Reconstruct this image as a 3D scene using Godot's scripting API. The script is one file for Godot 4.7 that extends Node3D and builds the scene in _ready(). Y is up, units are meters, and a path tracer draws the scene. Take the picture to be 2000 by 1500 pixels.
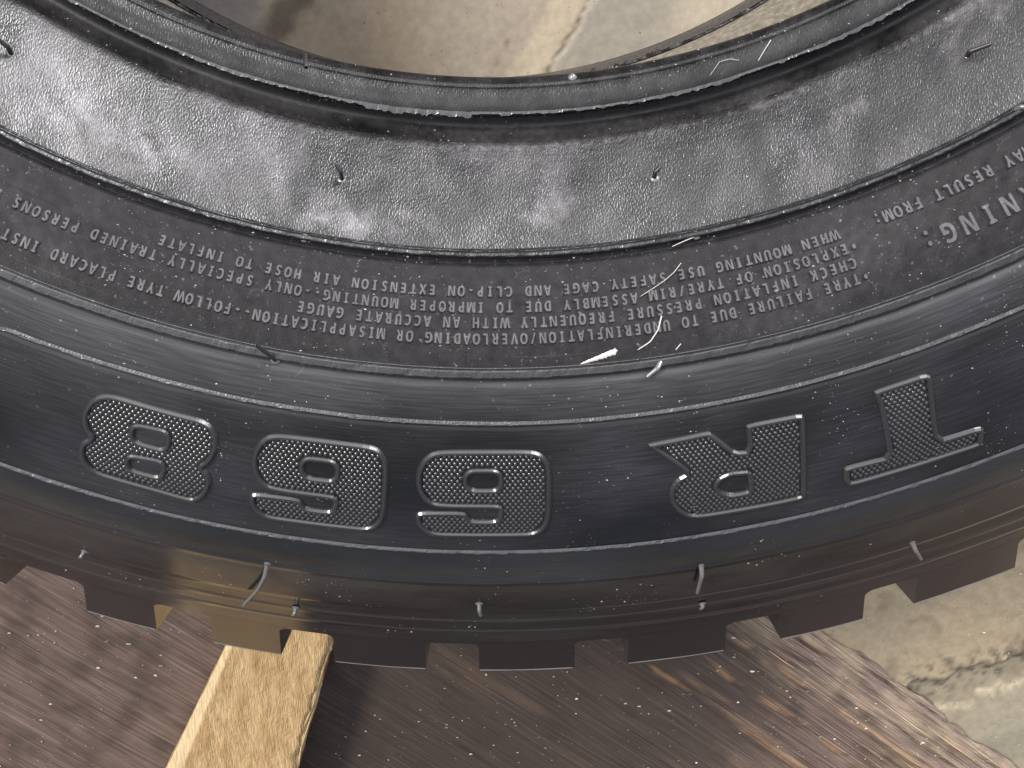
extends Node3D
# A truck tyre lying flat on an old board and a concrete floor, seen close from above.

const MAXY := 0.322            # height of the widest plane of the upper sidewall
const TILE := 0.16
var rng := RandomNumberGenerator.new()
var PR := PackedFloat32Array()  # sidewall profile, one sample each half millimetre of surface length
var PY := PackedFloat32Array()
var NR := PackedFloat32Array()
var NY := PackedFloat32Array()
const DS := 0.0005
var n_low: FastNoiseLite
var n_mid: FastNoiseLite
var n_fine: FastNoiseLite
var n_cell: FastNoiseLite
var M := {}
var tyre: Node3D
var notches: Array = []
const BASEY := 0.02             # top of the board; the tyre stands on it


func _ready() -> void:
	# ---- camera
	var cam := Camera3D.new()
	cam.name = "camera"
	var f := Vector3(0.00529623, -0.94288798, 0.33306786)
	var up := Vector3(0.01340735, -0.33297564, -0.94284011)
	cam.fov = 42.0
	cam.near = 0.02
	cam.far = 60.0
	add_child(cam)
	cam.look_at_from_position(Vector3(0, MAXY + 0.3045, 0.2576), Vector3(0, MAXY + 0.3045, 0.2576) + f, up)
	# ---- sky, sun, exposure
	var env := Environment.new()
	env.background_mode = Environment.BG_SKY
	env.sky = Sky.new()
	var pano := PanoramaSkyMaterial.new()
	pano.panorama = cloudy_sky()
	env.sky.sky_material = pano
	env.tonemap_mode = Environment.TONE_MAPPER_LINEAR
	env.tonemap_exposure = 1.5
	env.background_energy_multiplier = 1.0
	env.sdfgi_enabled = true
	env.ssao_enabled = true
	env.ssil_enabled = true
	var we := WorldEnvironment.new()
	we.name = "world"
	we.environment = env
	add_child(we)
	var sun := DirectionalLight3D.new()
	sun.name = "sun"
	sun.light_energy = 0.85
	sun.light_angular_distance = 13.0
	sun.light_color = Color(1.0, 0.965, 0.92)
	sun.shadow_enabled = true
	add_child(sun)
	var to_sun := Vector3(-0.72, 0.86, -0.62)
	sun.look_at_from_position(to_sun * 5.0, Vector3.ZERO, Vector3.UP)
	# ---- shared things
	rng.seed = 668
	n_low = noise(11, 18.0, 3)
	n_mid = noise(12, 70.0, 3)
	n_fine = noise(13, 320.0, 3)
	n_cell = noise(14, 45.0, 2, FastNoiseLite.TYPE_CELLULAR)
	profile()
	materials()
	# ---- setting
	build_floor()
	build_board()
	build_block()
	# ---- the tyre
	build_tyre()
	# ---- small things
	build_litter()


# ------------------------------------------------------------------ helpers

func noise(s: int, freq: float, oct := 3, kind := FastNoiseLite.TYPE_SIMPLEX_SMOOTH) -> FastNoiseLite:
	var n := FastNoiseLite.new()
	n.seed = s
	n.noise_type = kind
	n.frequency = freq
	n.fractal_octaves = oct
	return n


func sm(a: float, b: float, x: float) -> float:
	return smoothstep(a, b, x)


func cloudy_sky() -> ImageTexture:
	# an overcast sky: grey cloud, a broad glow near the sun, and an added bright lobe
	var w := 512
	var h := 256
	var im := Image.create(w, h, false, Image.FORMAT_RGBF)
	var n := noise(5, 1.6, 4)
	var to := Vector3(0.56, 0.28, -0.86).normalized()      # low bright lobe added to give the sidewall its sheen
	var to2 := Vector3(-0.40, 0.86, -0.55).normalized()     # broad glow near the sun, added to light the floor
	for y in h:
		var el := PI * (0.5 - (y + 0.5) / h)
		for x in w:
			var az := TAU * ((x + 0.5) / w)
			var d := Vector3(sin(az) * cos(el), sin(el), -cos(az) * cos(el))
			var a := rad_to_deg(acos(clampf(d.dot(to), -1, 1)))
			var a2 := rad_to_deg(acos(clampf(d.dot(to2), -1, 1)))
			var cl := 1.0 + 0.35 * n.get_noise_3dv(d * 1.3)
			var base := Color(0.185, 0.20, 0.24)
			if el < 0.0:
				base = Color(0.16, 0.15, 0.14)
			var k := (exp(-pow(a / 13.0, 2.0)) * 30.0 + exp(-pow(a2 / 42.0, 2.0)) * 1.35) * (1.0 if el > 0.0 else 0.0)
			var c := Color(base.r + k * 1.0, base.g + k * 0.985, base.b + k * 0.98)
			im.set_pixel(x, y, Color(c.r * cl, c.g * cl, c.b * cl))
	return ImageTexture.create_from_image(im)


func put(called: String, m: Mesh, mat: Material, parent: Node = null, label := "") -> MeshInstance3D:
	var o := MeshInstance3D.new()
	o.name = called
	o.mesh = m
	o.material_override = mat
	if label:
		o.set_meta("label", label)
	(parent if parent else self).add_child(o, true)
	return o


func tag(o: Node, label: String, category: String, group := "", kind := "") -> Node:
	if label:
		o.set_meta("label", label)
	if category:
		o.set_meta("category", category)
	if group:
		o.set_meta("group", group)
	if kind:
		o.set_meta("kind", kind)
	return o


func arrays_mesh(v: PackedVector3Array, idx: PackedInt32Array, nor = null, uv = null, col = null) -> ArrayMesh:
	var a := []
	a.resize(Mesh.ARRAY_MAX)
	a[Mesh.ARRAY_VERTEX] = v
	a[Mesh.ARRAY_INDEX] = idx
	if nor != null:
		a[Mesh.ARRAY_NORMAL] = nor
	if uv != null:
		a[Mesh.ARRAY_TEX_UV] = uv
	if col != null:
		a[Mesh.ARRAY_COLOR] = col
	var m := ArrayMesh.new()
	m.add_surface_from_arrays(Mesh.PRIMITIVE_TRIANGLES, a)
	return m


# a grid of points (rows nv, columns nu) made into a smooth sheet
func sheet(v: PackedVector3Array, nu: int, nv: int, uv = null, col = null, flip := false) -> ArrayMesh:
	var nor := PackedVector3Array()
	nor.resize(v.size())
	var sg := -1.0 if flip else 1.0
	for j in nv:
		var j0 := maxi(j - 1, 0) * nu
		var j1 := mini(j + 1, nv - 1) * nu
		for i in nu:
			var du := v[j * nu + mini(i + 1, nu - 1)] - v[j * nu + maxi(i - 1, 0)]
			var dv := v[j1 + i] - v[j0 + i]
			nor[j * nu + i] = dv.cross(du).normalized() * sg
	var idx := PackedInt32Array()
	idx.resize((nu - 1) * (nv - 1) * 6)
	var k := 0
	for j in nv - 1:
		for i in nu - 1:
			var a := j * nu + i
			idx[k] = a
			idx[k + 1] = a + nu if flip else a + 1
			idx[k + 2] = a + 1 if flip else a + nu
			idx[k + 3] = a + 1
			idx[k + 4] = a + nu if flip else a + nu + 1
			idx[k + 5] = a + nu + 1 if flip else a + nu
			k += 6
	return arrays_mesh(v, idx, nor, uv, col)


func chaikin(p: PackedVector2Array, times: int) -> PackedVector2Array:
	for t in times:
		var q := PackedVector2Array()
		for i in p.size():
			var a := p[i]
			var b := p[(i + 1) % p.size()]
			q.append(a.lerp(b, 0.22))
			q.append(a.lerp(b, 0.78))
		p = q
	return p


func parse(t: String) -> PackedVector2Array:
	var q := PackedVector2Array()
	for w in t.split(" "):
		var c := w.split(",")
		q.append(Vector2(float(c[0]), float(c[1])))
	return q


# ------------------------------------------------------------------ profile of the sidewall

func profile() -> void:
	var r := [0.2732, 0.2726, 0.2739, 0.2755, 0.2771, 0.2790, 0.2815, 0.2837, 0.2849, 0.2861, 0.289, 0.2924, 0.2963, 0.3041, 0.3134, 0.3208, 0.3262, 0.329, 0.3354, 0.3427, 0.3517, 0.361, 0.3646, 0.3727, 0.38, 0.3937, 0.4111, 0.4256, 0.4369, 0.4559, 0.4794, 0.4965, 0.5147, 0.5362]
	var y := [-0.0624, -0.0579, -0.0557, -0.0538, -0.0522, -0.0508, -0.0498, -0.0495, -0.0498, -0.0565, -0.0580, -0.0560, -0.0520, -0.0445, -0.0365, -0.0295, -0.0245, -0.0228, -0.0172, -0.0120, -0.0070, -0.0035, -0.0025, -0.0015, -0.0018, -0.0036, -0.0080, -0.0130, -0.0178, -0.0290, -0.0448, -0.0568, -0.0698, -0.0850]
	var s := [0.0]
	for i in range(1, r.size()):
		s.append(s[i - 1] + Vector2(r[i] - r[i - 1], y[i] - y[i - 1]).length())
	var count := int(s[-1] / DS) + 2
	var pr := PackedFloat32Array()
	var py := PackedFloat32Array()
	var k := 0
	for i in count:
		var t := minf(i * DS, s[-1])
		while k < s.size() - 2 and s[k + 1] < t:
			k += 1
		var u: float = (t - s[k]) / (s[k + 1] - s[k])
		var e: float = i * DS - t
		pr.append(lerpf(r[k], r[k + 1], u) + e * 0.86)
		py.append(lerpf(y[k], y[k + 1], u) - e * 0.51)
	# round the corners of the polyline, except at the sharp lip
	for pass_ in 14:
		var qr := pr.duplicate()
		var qy := py.duplicate()
		for i in range(1, count - 1):
			var hard := absf(i * DS - 0.0203) < 0.0012 or absf(i * DS - 0.0275) < 0.001
			var w := 0.0 if hard else 0.5
			if i * DS < 0.036 and pass_ > 4:
				w = 0.0
			qr[i] = lerpf(pr[i], (pr[i - 1] + pr[i + 1]) * 0.5, w)
			qy[i] = lerpf(py[i], (py[i - 1] + py[i + 1]) * 0.5, w)
		pr = qr
		py = qy
	for wide in 6:      # long bends: a wider smoothing outward of the bead
		var qr := pr.duplicate()
		var qy := py.duplicate()
		for i in range(90, count - 9):
			qr[i] = (pr[i - 8] + pr[i + 8] + pr[i]) / 3.0
			qy[i] = (py[i - 8] + py[i + 8] + py[i]) / 3.0
		pr = qr
		py = qy
	PR = pr
	PY = py
	NR.resize(count)
	NY.resize(count)
	for i in count:
		var a := maxi(i - 2, 0)
		var b := mini(i + 2, count - 1)
		var d := Vector2(pr[b] - pr[a], py[b] - py[a]).normalized()
		NR[i] = -d.y
		NY[i] = d.x


# local point of the tyre (origin at its base centre) for angle, length along the profile, height above it
func sp(th: float, s: float, h := 0.0) -> Vector3:
	var q := clampf(s / DS, 0.0, PR.size() - 2.001)
	var i := int(q)
	var u := q - i
	var r := lerpf(PR[i], PR[i + 1], u) + lerpf(NR[i], NR[i + 1], u) * h
	var y := lerpf(PY[i], PY[i + 1], u) + lerpf(NY[i], NY[i + 1], u) * h
	return Vector3(sin(th) * r, MAXY - BASEY + y, cos(th) * r)


# the low steps that run round the shoulder
func fold(s: float) -> float:
	if s < 0.02:
		return -0.0005 * exp(-pow((s - 0.0098) / 0.0004, 2))
	if s < 0.0836:
		return 0.0
	if s < 0.2:
		return -0.0017 * exp(-pow((s - 0.0850) / 0.0011, 2)) - 0.0008 * exp(-pow((s - 0.1262) / 0.0009, 2)) - 0.0005 * exp(-pow((s - 0.1419) / 0.0006, 2))
	return 0.0002 * exp(-pow((s - 0.2221) / 0.0016, 2)) - 0.0006 * sm(0.2470, 0.2505, s) + 0.00018 * exp(-pow((s - 0.2600) / 0.0016, 2)) + 0.0002 * exp(-pow((s - 0.2705) / 0.0012, 2)) - 0.0006 * sm(0.2705, 0.2740, s)


func radius(s: float) -> float:
	return PR[clampi(int(s / DS), 0, PR.size() - 1)]


# ------------------------------------------------------------------ textures and materials

func speckled(size: int, base: Color, n1: FastNoiseLite, amp: float, specks: int, bright: float, hairs: int, stretch := 1, rubs := 0) -> ImageTexture:
	var im := n1.get_seamless_image(size / stretch if stretch > 1 else size, size)
	if stretch > 1:
		im.resize(size, size, Image.INTERPOLATE_CUBIC)
	var d := im.get_data()
	var out := PackedByteArray()
	out.resize(size * size * 3)
	var br := base.r * 255.0
	var bg := base.g * 255.0
	var bb := base.b * 255.0
	for i in size * size:
		var k := 1.0 + amp * (d[i] - 128) / 128.0
		out[i * 3] = clampi(int(br * k), 0, 255)
		out[i * 3 + 1] = clampi(int(bg * k), 0, 255)
		out[i * 3 + 2] = clampi(int(bb * k), 0, 255)
	for q in specks:
		var cx := rng.randi_range(0, size - 1)
		var cy := rng.randi_range(0, size - 1)
		var rad := 0.6 + pow(rng.randf(), 5.0) * 2.6
		var lift := bright * rng.randf_range(0.25, 1.0)
		stamp(out, size, cx, cy, rad, lift)
	for q in rubs:      # long rub marks that run round the tyre
		var y := rng.randi_range(0, size - 1)
		var x := rng.randi_range(0, size - 1)
		var lift := bright * rng.randf_range(-0.35, 0.45)
		for t in rng.randi_range(60, 420):
			stamp(out, size, x + t, y + int(t * t * 0.00002), 0.5, lift)
	for q in hairs:
		var x := rng.randf() * size
		var y := rng.randf() * size
		var a := rng.randf() * TAU
		var bend := rng.randfn(0.0, 0.05)
		var lift := bright * rng.randf_range(0.2, 0.6)
		for t in rng.randi_range(6, 40):
			stamp(out, size, int(x), int(y), 0.7, lift)
			x += cos(a)
			y += sin(a)
			a += bend
	return ImageTexture.create_from_image(Image.create_from_data(size, size, false, Image.FORMAT_RGB8, out))


func stamp(out: PackedByteArray, size: int, cx: int, cy: int, rad: float, lift: float) -> void:
	var e := int(ceil(rad))
	for dy in range(-e, e + 1):
		for dx in range(-e, e + 1):
			var w := clampf(rad + 0.5 - sqrt(dx * dx + dy * dy), 0.0, 1.0)
			if w <= 0.0:
				continue
			var at := (posmod(cy + dy, size) * size + posmod(cx + dx, size)) * 3
			for c in 3:
				out[at + c] = clampi(int(out[at + c] + lift * w), 0, 255)


func grey(n: FastNoiseLite, size: int, lo: float, hi: float, stretch := 1, across := false) -> ImageTexture:
	var w := size
	var h := size
	if stretch > 1:
		if across:
			h = size / stretch
		else:
			w = size / stretch
	var im := n.get_seamless_image(w, h)
	if stretch > 1:
		im.resize(size, size, Image.INTERPOLATE_CUBIC)
	var d := im.get_data()
	for i in d.size():
		d[i] = clampi(int(255.0 * lerpf(lo, hi, d[i] / 255.0)), 0, 255)
	return ImageTexture.create_from_image(Image.create_from_data(im.get_width(), im.get_height(), false, Image.FORMAT_L8, d))


func mat(albedo: Texture2D, tint: Color, rough: float, rough_tex: Texture2D, bump: Texture2D, bump_cm: float, scale := Vector3.ONE, vcol := true) -> StandardMaterial3D:
	var m := StandardMaterial3D.new()
	m.albedo_texture = albedo
	m.albedo_color = tint
	m.roughness = rough
	m.roughness_texture = rough_tex
	m.roughness_texture_channel = BaseMaterial3D.TEXTURE_CHANNEL_RED
	if bump:
		m.heightmap_enabled = true
		m.heightmap_texture = bump
		m.heightmap_scale = bump_cm
	m.uv1_scale = scale
	m.vertex_color_use_as_albedo = vcol
	return m


func materials() -> void:
	var white := Color.WHITE
	var t_dusty := speckled(1024, Color(0.37, 0.365, 0.38), noise(21, 0.05, 4), 0.26, 1600, 70.0, 30, 1, 130)
	var t_specks := speckled(1024, Color(0.24, 0.235, 0.25), noise(22, 0.03, 4), 0.25, 3600, 80.0, 90, 1, 40)
	var t_streak := speckled(1024, Color(0.25, 0.25, 0.265), noise(23, 0.12, 3), 0.22, 900, 70.0, 24, 16)
	var leather := noise(31, 0.21, 3)
	leather.domain_warp_enabled = true
	leather.domain_warp_amplitude = 6.0
	leather.domain_warp_frequency = 0.03
	var b_leather := grey(leather, 1024, 0.0, 1.0, 2, true)
	var b_grain := grey(noise(32, 0.16, 3), 1024, 0.0, 1.0)
	var b_streak := grey(noise(33, 0.14, 3), 1024, 0.0, 1.0, 24)
	var r_patch := grey(noise(34, 0.010, 5), 1024, 0.45, 1.45)
	var r_sheen := grey(noise(39, 0.0052, 5), 1024, 0.38, 0.95)
	var r_streak := grey(noise(35, 0.06, 4), 1024, 0.7, 1.2, 20)
	M.inner = mat(t_dusty, white, 0.52, r_sheen, b_leather, 0.014)
	M.inner.metallic_specular = 0.6
	M.groove = mat(t_dusty, white, 0.44, r_patch, b_grain, 0.003)
	M.warn = mat(t_specks, white, 0.55, r_patch, b_grain, 0.006)
	M.warn.metallic_specular = 0.28
	M.panel = mat(t_streak, white, 0.36, r_streak, b_streak, 0.006)
	M.shoulder = mat(t_streak, white, 0.18, r_streak, b_streak, 0.001)
	M.bead = mat(t_dusty, white, 0.32, r_patch, b_leather, 0.010)
	M.shoulder.metallic_specular = 0.6
	M.block = mat(t_streak, white, 0.20, r_patch, b_grain, 0.002)
	M.text = mat(t_dusty, Color(0.60, 0.595, 0.605), 0.30, r_patch, b_grain, 0.004, Vector3.ONE, false)
	M.text.metallic_specular = 0.75
	M.rib = mat(t_streak, Color(0.55, 0.55, 0.56), 0.31, r_streak, b_grain, 0.006, Vector3.ONE, false)
	M.rib.metallic_specular = 0.8
	var plain := StandardMaterial3D.new()
	plain.albedo_color = Color(0.022, 0.021, 0.023).linear_to_srgb()
	plain.roughness = 0.38
	M.rubber = plain
	var pale := StandardMaterial3D.new()
	pale.albedo_color = Color(0.018, 0.0175, 0.019).linear_to_srgb()
	pale.roughness = 0.27
	pale.metallic_specular = 0.72
	M.letter = pale
	M.liner = mat(speckled(512, Color(0.62, 0.60, 0.57), noise(24, 0.05, 4), 0.2, 900, 50.0, 60), white, 0.75, null, b_grain, 0.01)
	# wood and concrete
	M.board = mat(speckled(1024, Color(0.80, 0.79, 0.78), noise(25, 0.26, 4), 0.40, 700, 36.0, 20, 128), white, 0.72, null, grey(noise(36, 0.16, 5), 1024, 0.0, 1.0, 128), 0.05)
	M.pine = mat(speckled(1024, Color(0.86, 0.84, 0.80), noise(26, 0.07, 4), 0.16, 0, 0.0, 0, 10), white, 0.7, null, grey(noise(37, 0.10, 4), 1024, 0.0, 1.0, 6), 0.06)
	M.floor = mat(speckled(1024, Color(0.85, 0.84, 0.82), noise(27, 0.03, 6), 0.06, 900, -60.0, 30), white, 0.85, null, grey(noise(38, 0.10, 5), 1024, 0.0, 1.0), 0.008)


# ------------------------------------------------------------------ setting

func build_floor() -> void:
	var xs := lines(-0.42, 0.50, 0.003, 4.0)
	var zs := lines(0.12, 0.90, 0.003, 4.0)
	var nu := xs.size()
	var nv := zs.size()
	var v := PackedVector3Array()
	var c := PackedColorArray()
	var uv := PackedVector2Array()
	v.resize(nu * nv)
	c.resize(nu * nv)
	uv.resize(nu * nv)
	var n2 := noise(41, 9.0, 4)
	var n3 := noise(42, 60.0, 4)
	for j in nv:
		for i in nu:
			var x := xs[i]
			var z := zs[j]
			var a := n2.get_noise_2d(x, z)
			var b := n3.get_noise_2d(x, z)
			var h := 0.0008 * a + 0.0006 * b
			var col := Color(0.54, 0.475, 0.40).lerp(Color(0.48, 0.43, 0.37), sm(-0.4, 0.5, a))
			if z > 0.45:
				# layers of broken screed beyond the board
				col = Color(0.37, 0.305, 0.215).lerp(Color(0.325, 0.275, 0.20), sm(-0.4, 0.5, a))
				var q := (z - 0.694) - (x - 0.383) * -0.36 + 0.010 * n2.get_noise_2d(x * 4.0, z * 4.0) + 0.004 * b
				var layer := sm(-0.001, 0.001, q)
				h -= 0.0035 * layer
				col = col.lerp(Color(0.265, 0.235, 0.18), layer * 0.9)
				var e := sm(0.030, 0.0, absf(q)) * sm(0.05, 0.35, n3.get_noise_2d(x * 1.7 + 3.0, z * 1.7))
				col = col.lerp(Color(0.06, 0.055, 0.05), e * 0.9)
				var q2 := q - 0.027
				h += 0.002 * sm(0.0, 0.003, q2)
				col = col.lerp(Color(0.285, 0.26, 0.20), sm(0.0, 0.002, q2) * 0.85)
				col = col.lerp(Color(0.40, 0.36, 0.27), sm(0.0018, 0.0, absf(q2 - 0.001)))
				var q3 := q - 0.062 + 0.006 * b
				col = col.lerp(Color(0.24, 0.215, 0.18), sm(0.15, 0.3, q))
				col = col.lerp(Color(0.22, 0.21, 0.165), sm(0.0, 0.014, q3) * 0.8 * sm(0.05, 0.02, q3))
				col = col.lerp(Color(0.17, 0.13, 0.085), sm(0.25, 0.55, n2.get_noise_2d(x * 2.2 + 7.0, z * 2.2)) * 0.5)
			else:
				# inside the ring of the tyre: dirt, and the edges of two slabs
				var brown := sm(0.075, 0.0, Vector2((x + 0.085) * 1.0, (z - 0.262) * 0.8).length() + 0.03 * a + 0.012 * b)
				col = col.lerp(Color(0.47, 0.38, 0.29), brown * 0.8)
				var band := sm(0.016, 0.004, absf((x + 0.128) + (z - 0.25) * 0.9 + 0.008 * b))
				col = col.lerp(Color(0.12, 0.10, 0.085), band * 0.75)
				col = col.lerp(Color(0.36, 0.33, 0.33), sm(-0.135, -0.150, x + 0.01 * b) * 0.9)
				# first edge: a slab with a ragged, slightly raised border
				var p1 := (x - 0.043) + (z - 0.255) * 0.62 + 0.003 * b
				h += 0.004 * sm(0.0, 0.003, p1)
				col = col.lerp(Color(0.43, 0.41, 0.37), sm(0.0, 0.004, p1) * 0.9)
				col = col.lerp(Color(0.68, 0.60, 0.48), sm(0.013, 0.006, absf(p1 + 0.012)) * 0.8)
				col = col.lerp(Color(0.10, 0.08, 0.055), sm(0.0022, 0.0004, absf(p1)) * 0.8)
				var p2 := p1 + 0.033
				col = col.lerp(Color(0.30, 0.23, 0.15), sm(0.0025, 0.0, absf(p2 + 0.002 * b)) * sm(-0.1, 0.2, b) * 0.9)
				col = col.lerp(Color(0.66, 0.60, 0.51), sm(0.085, 0.115, x + 0.02 * a))
			v[j * nu + i] = Vector3(x, h, z)
			c[j * nu + i] = col
			uv[j * nu + i] = Vector2(x, z) / 0.22
	tag(put("floor", sheet(v, nu, nv, uv, c), M.floor), "", "", "", "structure")


func lines(a: float, b: float, step: float, far: float) -> PackedFloat32Array:
	var q := PackedFloat32Array()
	for k in [far, 2.0, 1.0, 0.5, 0.2, 0.1, 0.05, 0.02]:
		q.append(a - k)
	var x := a
	while x < b:
		q.append(x)
		x += step
	for k in [0.02, 0.05, 0.1, 0.2, 0.5, 1.0, 2.0, far]:
		q.append(b + k)
	return q


func build_board() -> void:
	# an old board of dark wood; its worn edge runs away to the lower right
	var ux := Vector2(0.788, 0.616)
	var nx := Vector2(-0.616, 0.788)
	var root := Node3D.new()
	root.name = "wooden_board"
	root.position = Vector3(0, 0, 0.7)
	add_child(root)
	tag(root, "old weathered brown board with worn orange grain lying under the tyre on the concrete", "board")
	var du := 0.004
	var dn := 0.0013
	var u0 := -0.30
	var nu := 340
	var nv := 440
	var v := PackedVector3Array()
	var c := PackedColorArray()
	var uv := PackedVector2Array()
	v.resize(nu * nv)
	c.resize(nu * nv)
	uv.resize(nu * nv)
	var g1 := noise(51, 10.0, 4)
	var g2 := noise(52, 55.0, 3)
	var g3 := noise(53, 24.0, 4)
	for j in nv:
		for i in nu:
			var u := u0 + i * du - 0.10 * maxi(8 - i, 0) + 0.07 * maxi(i - nu + 12, 0)
			var edge := 0.388 + 0.0025 * g2.get_noise_2d(u * 0.7, 1.0) + 0.007 * g1.get_noise_2d(u * 1.2, 5.0)
			var n := edge + j * dn + 0.10 * maxi(j - nv + 12, 0)
			var xz := ux * u + nx * n
			var a := g1.get_noise_2d(u * 0.35, n * 3.0)       # long streaks
			var b := g2.get_noise_2d(u * 0.22, n * 3.2)       # fine streaks
			var s := g3.get_noise_2d(xz.x, xz.y)              # stains
			var worn := sm(0.10, 0.0, n - edge)
			var h := 0.0006 * a + 0.0005 * b
			var light := sm(0.20, 0.62, a + 0.25 * b)
			h += 0.0012 * light * sm(0.2, 0.1, n - edge)
			h -= 0.0185 * pow(clampf(1.0 - (n - edge + 0.004 * b) / 0.045, 0.0, 1.0), 1.7)
			var col := Color(0.172, 0.122, 0.103).lerp(Color(0.118, 0.078, 0.063), sm(-0.3, 0.4, s))
			col = col.lerp(Color(0.21, 0.165, 0.145), sm(0.0, 0.5, b) * 0.3)
			col = col.lerp(Color(0.06, 0.040, 0.032), sm(-0.05, -0.5, b) * 0.45)
			# broad dark staining under the tread with shade painted in, and three ridges of grain worn bare
			var stain_shade := sm(0.30, 0.36, u) * sm(0.66, 0.55, u + 0.05 * s) * sm(0.40, 0.43, n + 0.02 * s)
			col = col.lerp(Color(0.040, 0.028, 0.023), stain_shade * 0.86)
			col = col.lerp(Color(0.040, 0.030, 0.026), sm(0.64, 0.78, n + 0.05 * s) * sm(0.50, 0.68, u + 0.1 * s) * 0.85)  # far board out of view, darkened so the shoulder reflects dark
			for ridge_n in [0.4255, 0.4525, 0.4805]:
				var rw := sm(0.0038, 0.0008, absf(n - ridge_n - 0.003 * g1.get_noise_2d(u * 1.5, ridge_n * 40.0)))
				rw *= sm(0.40, 0.46, u) * sm(-0.25, 0.15, g2.get_noise_2d(u * 0.5, ridge_n * 9.0) + 0.4 * b)
				h += 0.0011 * rw
				col = col.lerp(Color(0.25, 0.15, 0.082), rw * 0.75)
			# bare orange streaks, more of them near the worn edge
			var orange := light * sm(0.26, 0.03, n - edge)
			col = col.lerp(Color(0.23, 0.145, 0.085), orange * 0.6)
			col = col.lerp(Color(0.30, 0.24, 0.17), sm(0.075, 0.0, n - edge + 0.03 * s) * sm(-0.35, 0.35, s + 0.6 * b) * 0.85)
			col = col.lerp(Color(0.035, 0.028, 0.024), sm(0.18, 0.5, s) * 0.3)
			v[j * nu + i] = Vector3(xz.x, BASEY + h, xz.y - 0.7)
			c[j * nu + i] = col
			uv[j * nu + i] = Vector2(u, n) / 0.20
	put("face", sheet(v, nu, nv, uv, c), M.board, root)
	# its sides, down to the concrete
	var sv := PackedVector3Array()
	var su := PackedVector2Array()
	var sc := PackedColorArray()
	for k in 2:
		for i in nu:
			var t := v[i]
			sv.append(t if k == 0 else Vector3(t.x, 0.0005, t.z))
			su.append(Vector2(u0 + i * du, k * 0.02) / 0.2)
			sc.append(Color(0.16, 0.12, 0.09))
	put("side", sheet(sv, nu, 2, su, sc), M.board, root)
	# long splinters lifted from the worn edge
	for q in 9:
		var u := rng.randf_range(0.50, 0.86)
		var n := 0.396 + rng.randf() * 0.05
		var p := ux * u + nx * n
		var e := ux * (u + rng.randf_range(0.02, 0.06)) + nx * (n + rng.randfn(0, 0.003))
		var st := sliver(Vector3(p.x, BASEY + 0.0010, p.y - 0.7), Vector3(e.x, BASEY + 0.0012, e.y - 0.7), rng.randf_range(0.0003, 0.0008))
		put("splinter", st, M.straw if M.has("straw") else straw(), root)


func straw() -> StandardMaterial3D:
	var m := StandardMaterial3D.new()
	m.albedo_color = Color(0.26, 0.18, 0.10).linear_to_srgb()
	m.roughness = 0.8
	M.straw = m
	return m


func sliver(a: Vector3, b: Vector3, w: float) -> ArrayMesh:
	var d := (b - a).normalized()
	var side := d.cross(Vector3.UP).normalized() * w
	var upv := Vector3.UP * w
	var v := PackedVector3Array()
	var idx := PackedInt32Array()
	var rows := 6
	for k in rows:
		var t := float(k) / (rows - 1)
		var c := a.lerp(b, t) + side * sin(t * 4.0 + w * 9000.0) * 0.8
		var s := 0.25 + 0.75 * sin(PI * clampf(t * 0.9 + 0.05, 0, 1))
		v.append(c - side * s)
		v.append(c + upv * s)
		v.append(c + side * s)
	for k in rows - 1:
		for q in 2:
			var o := k * 3 + q
			idx.append_array([o, o + 1, o + 3, o + 1, o + 4, o + 3])
	return arrays_mesh(v, idx)


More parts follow.
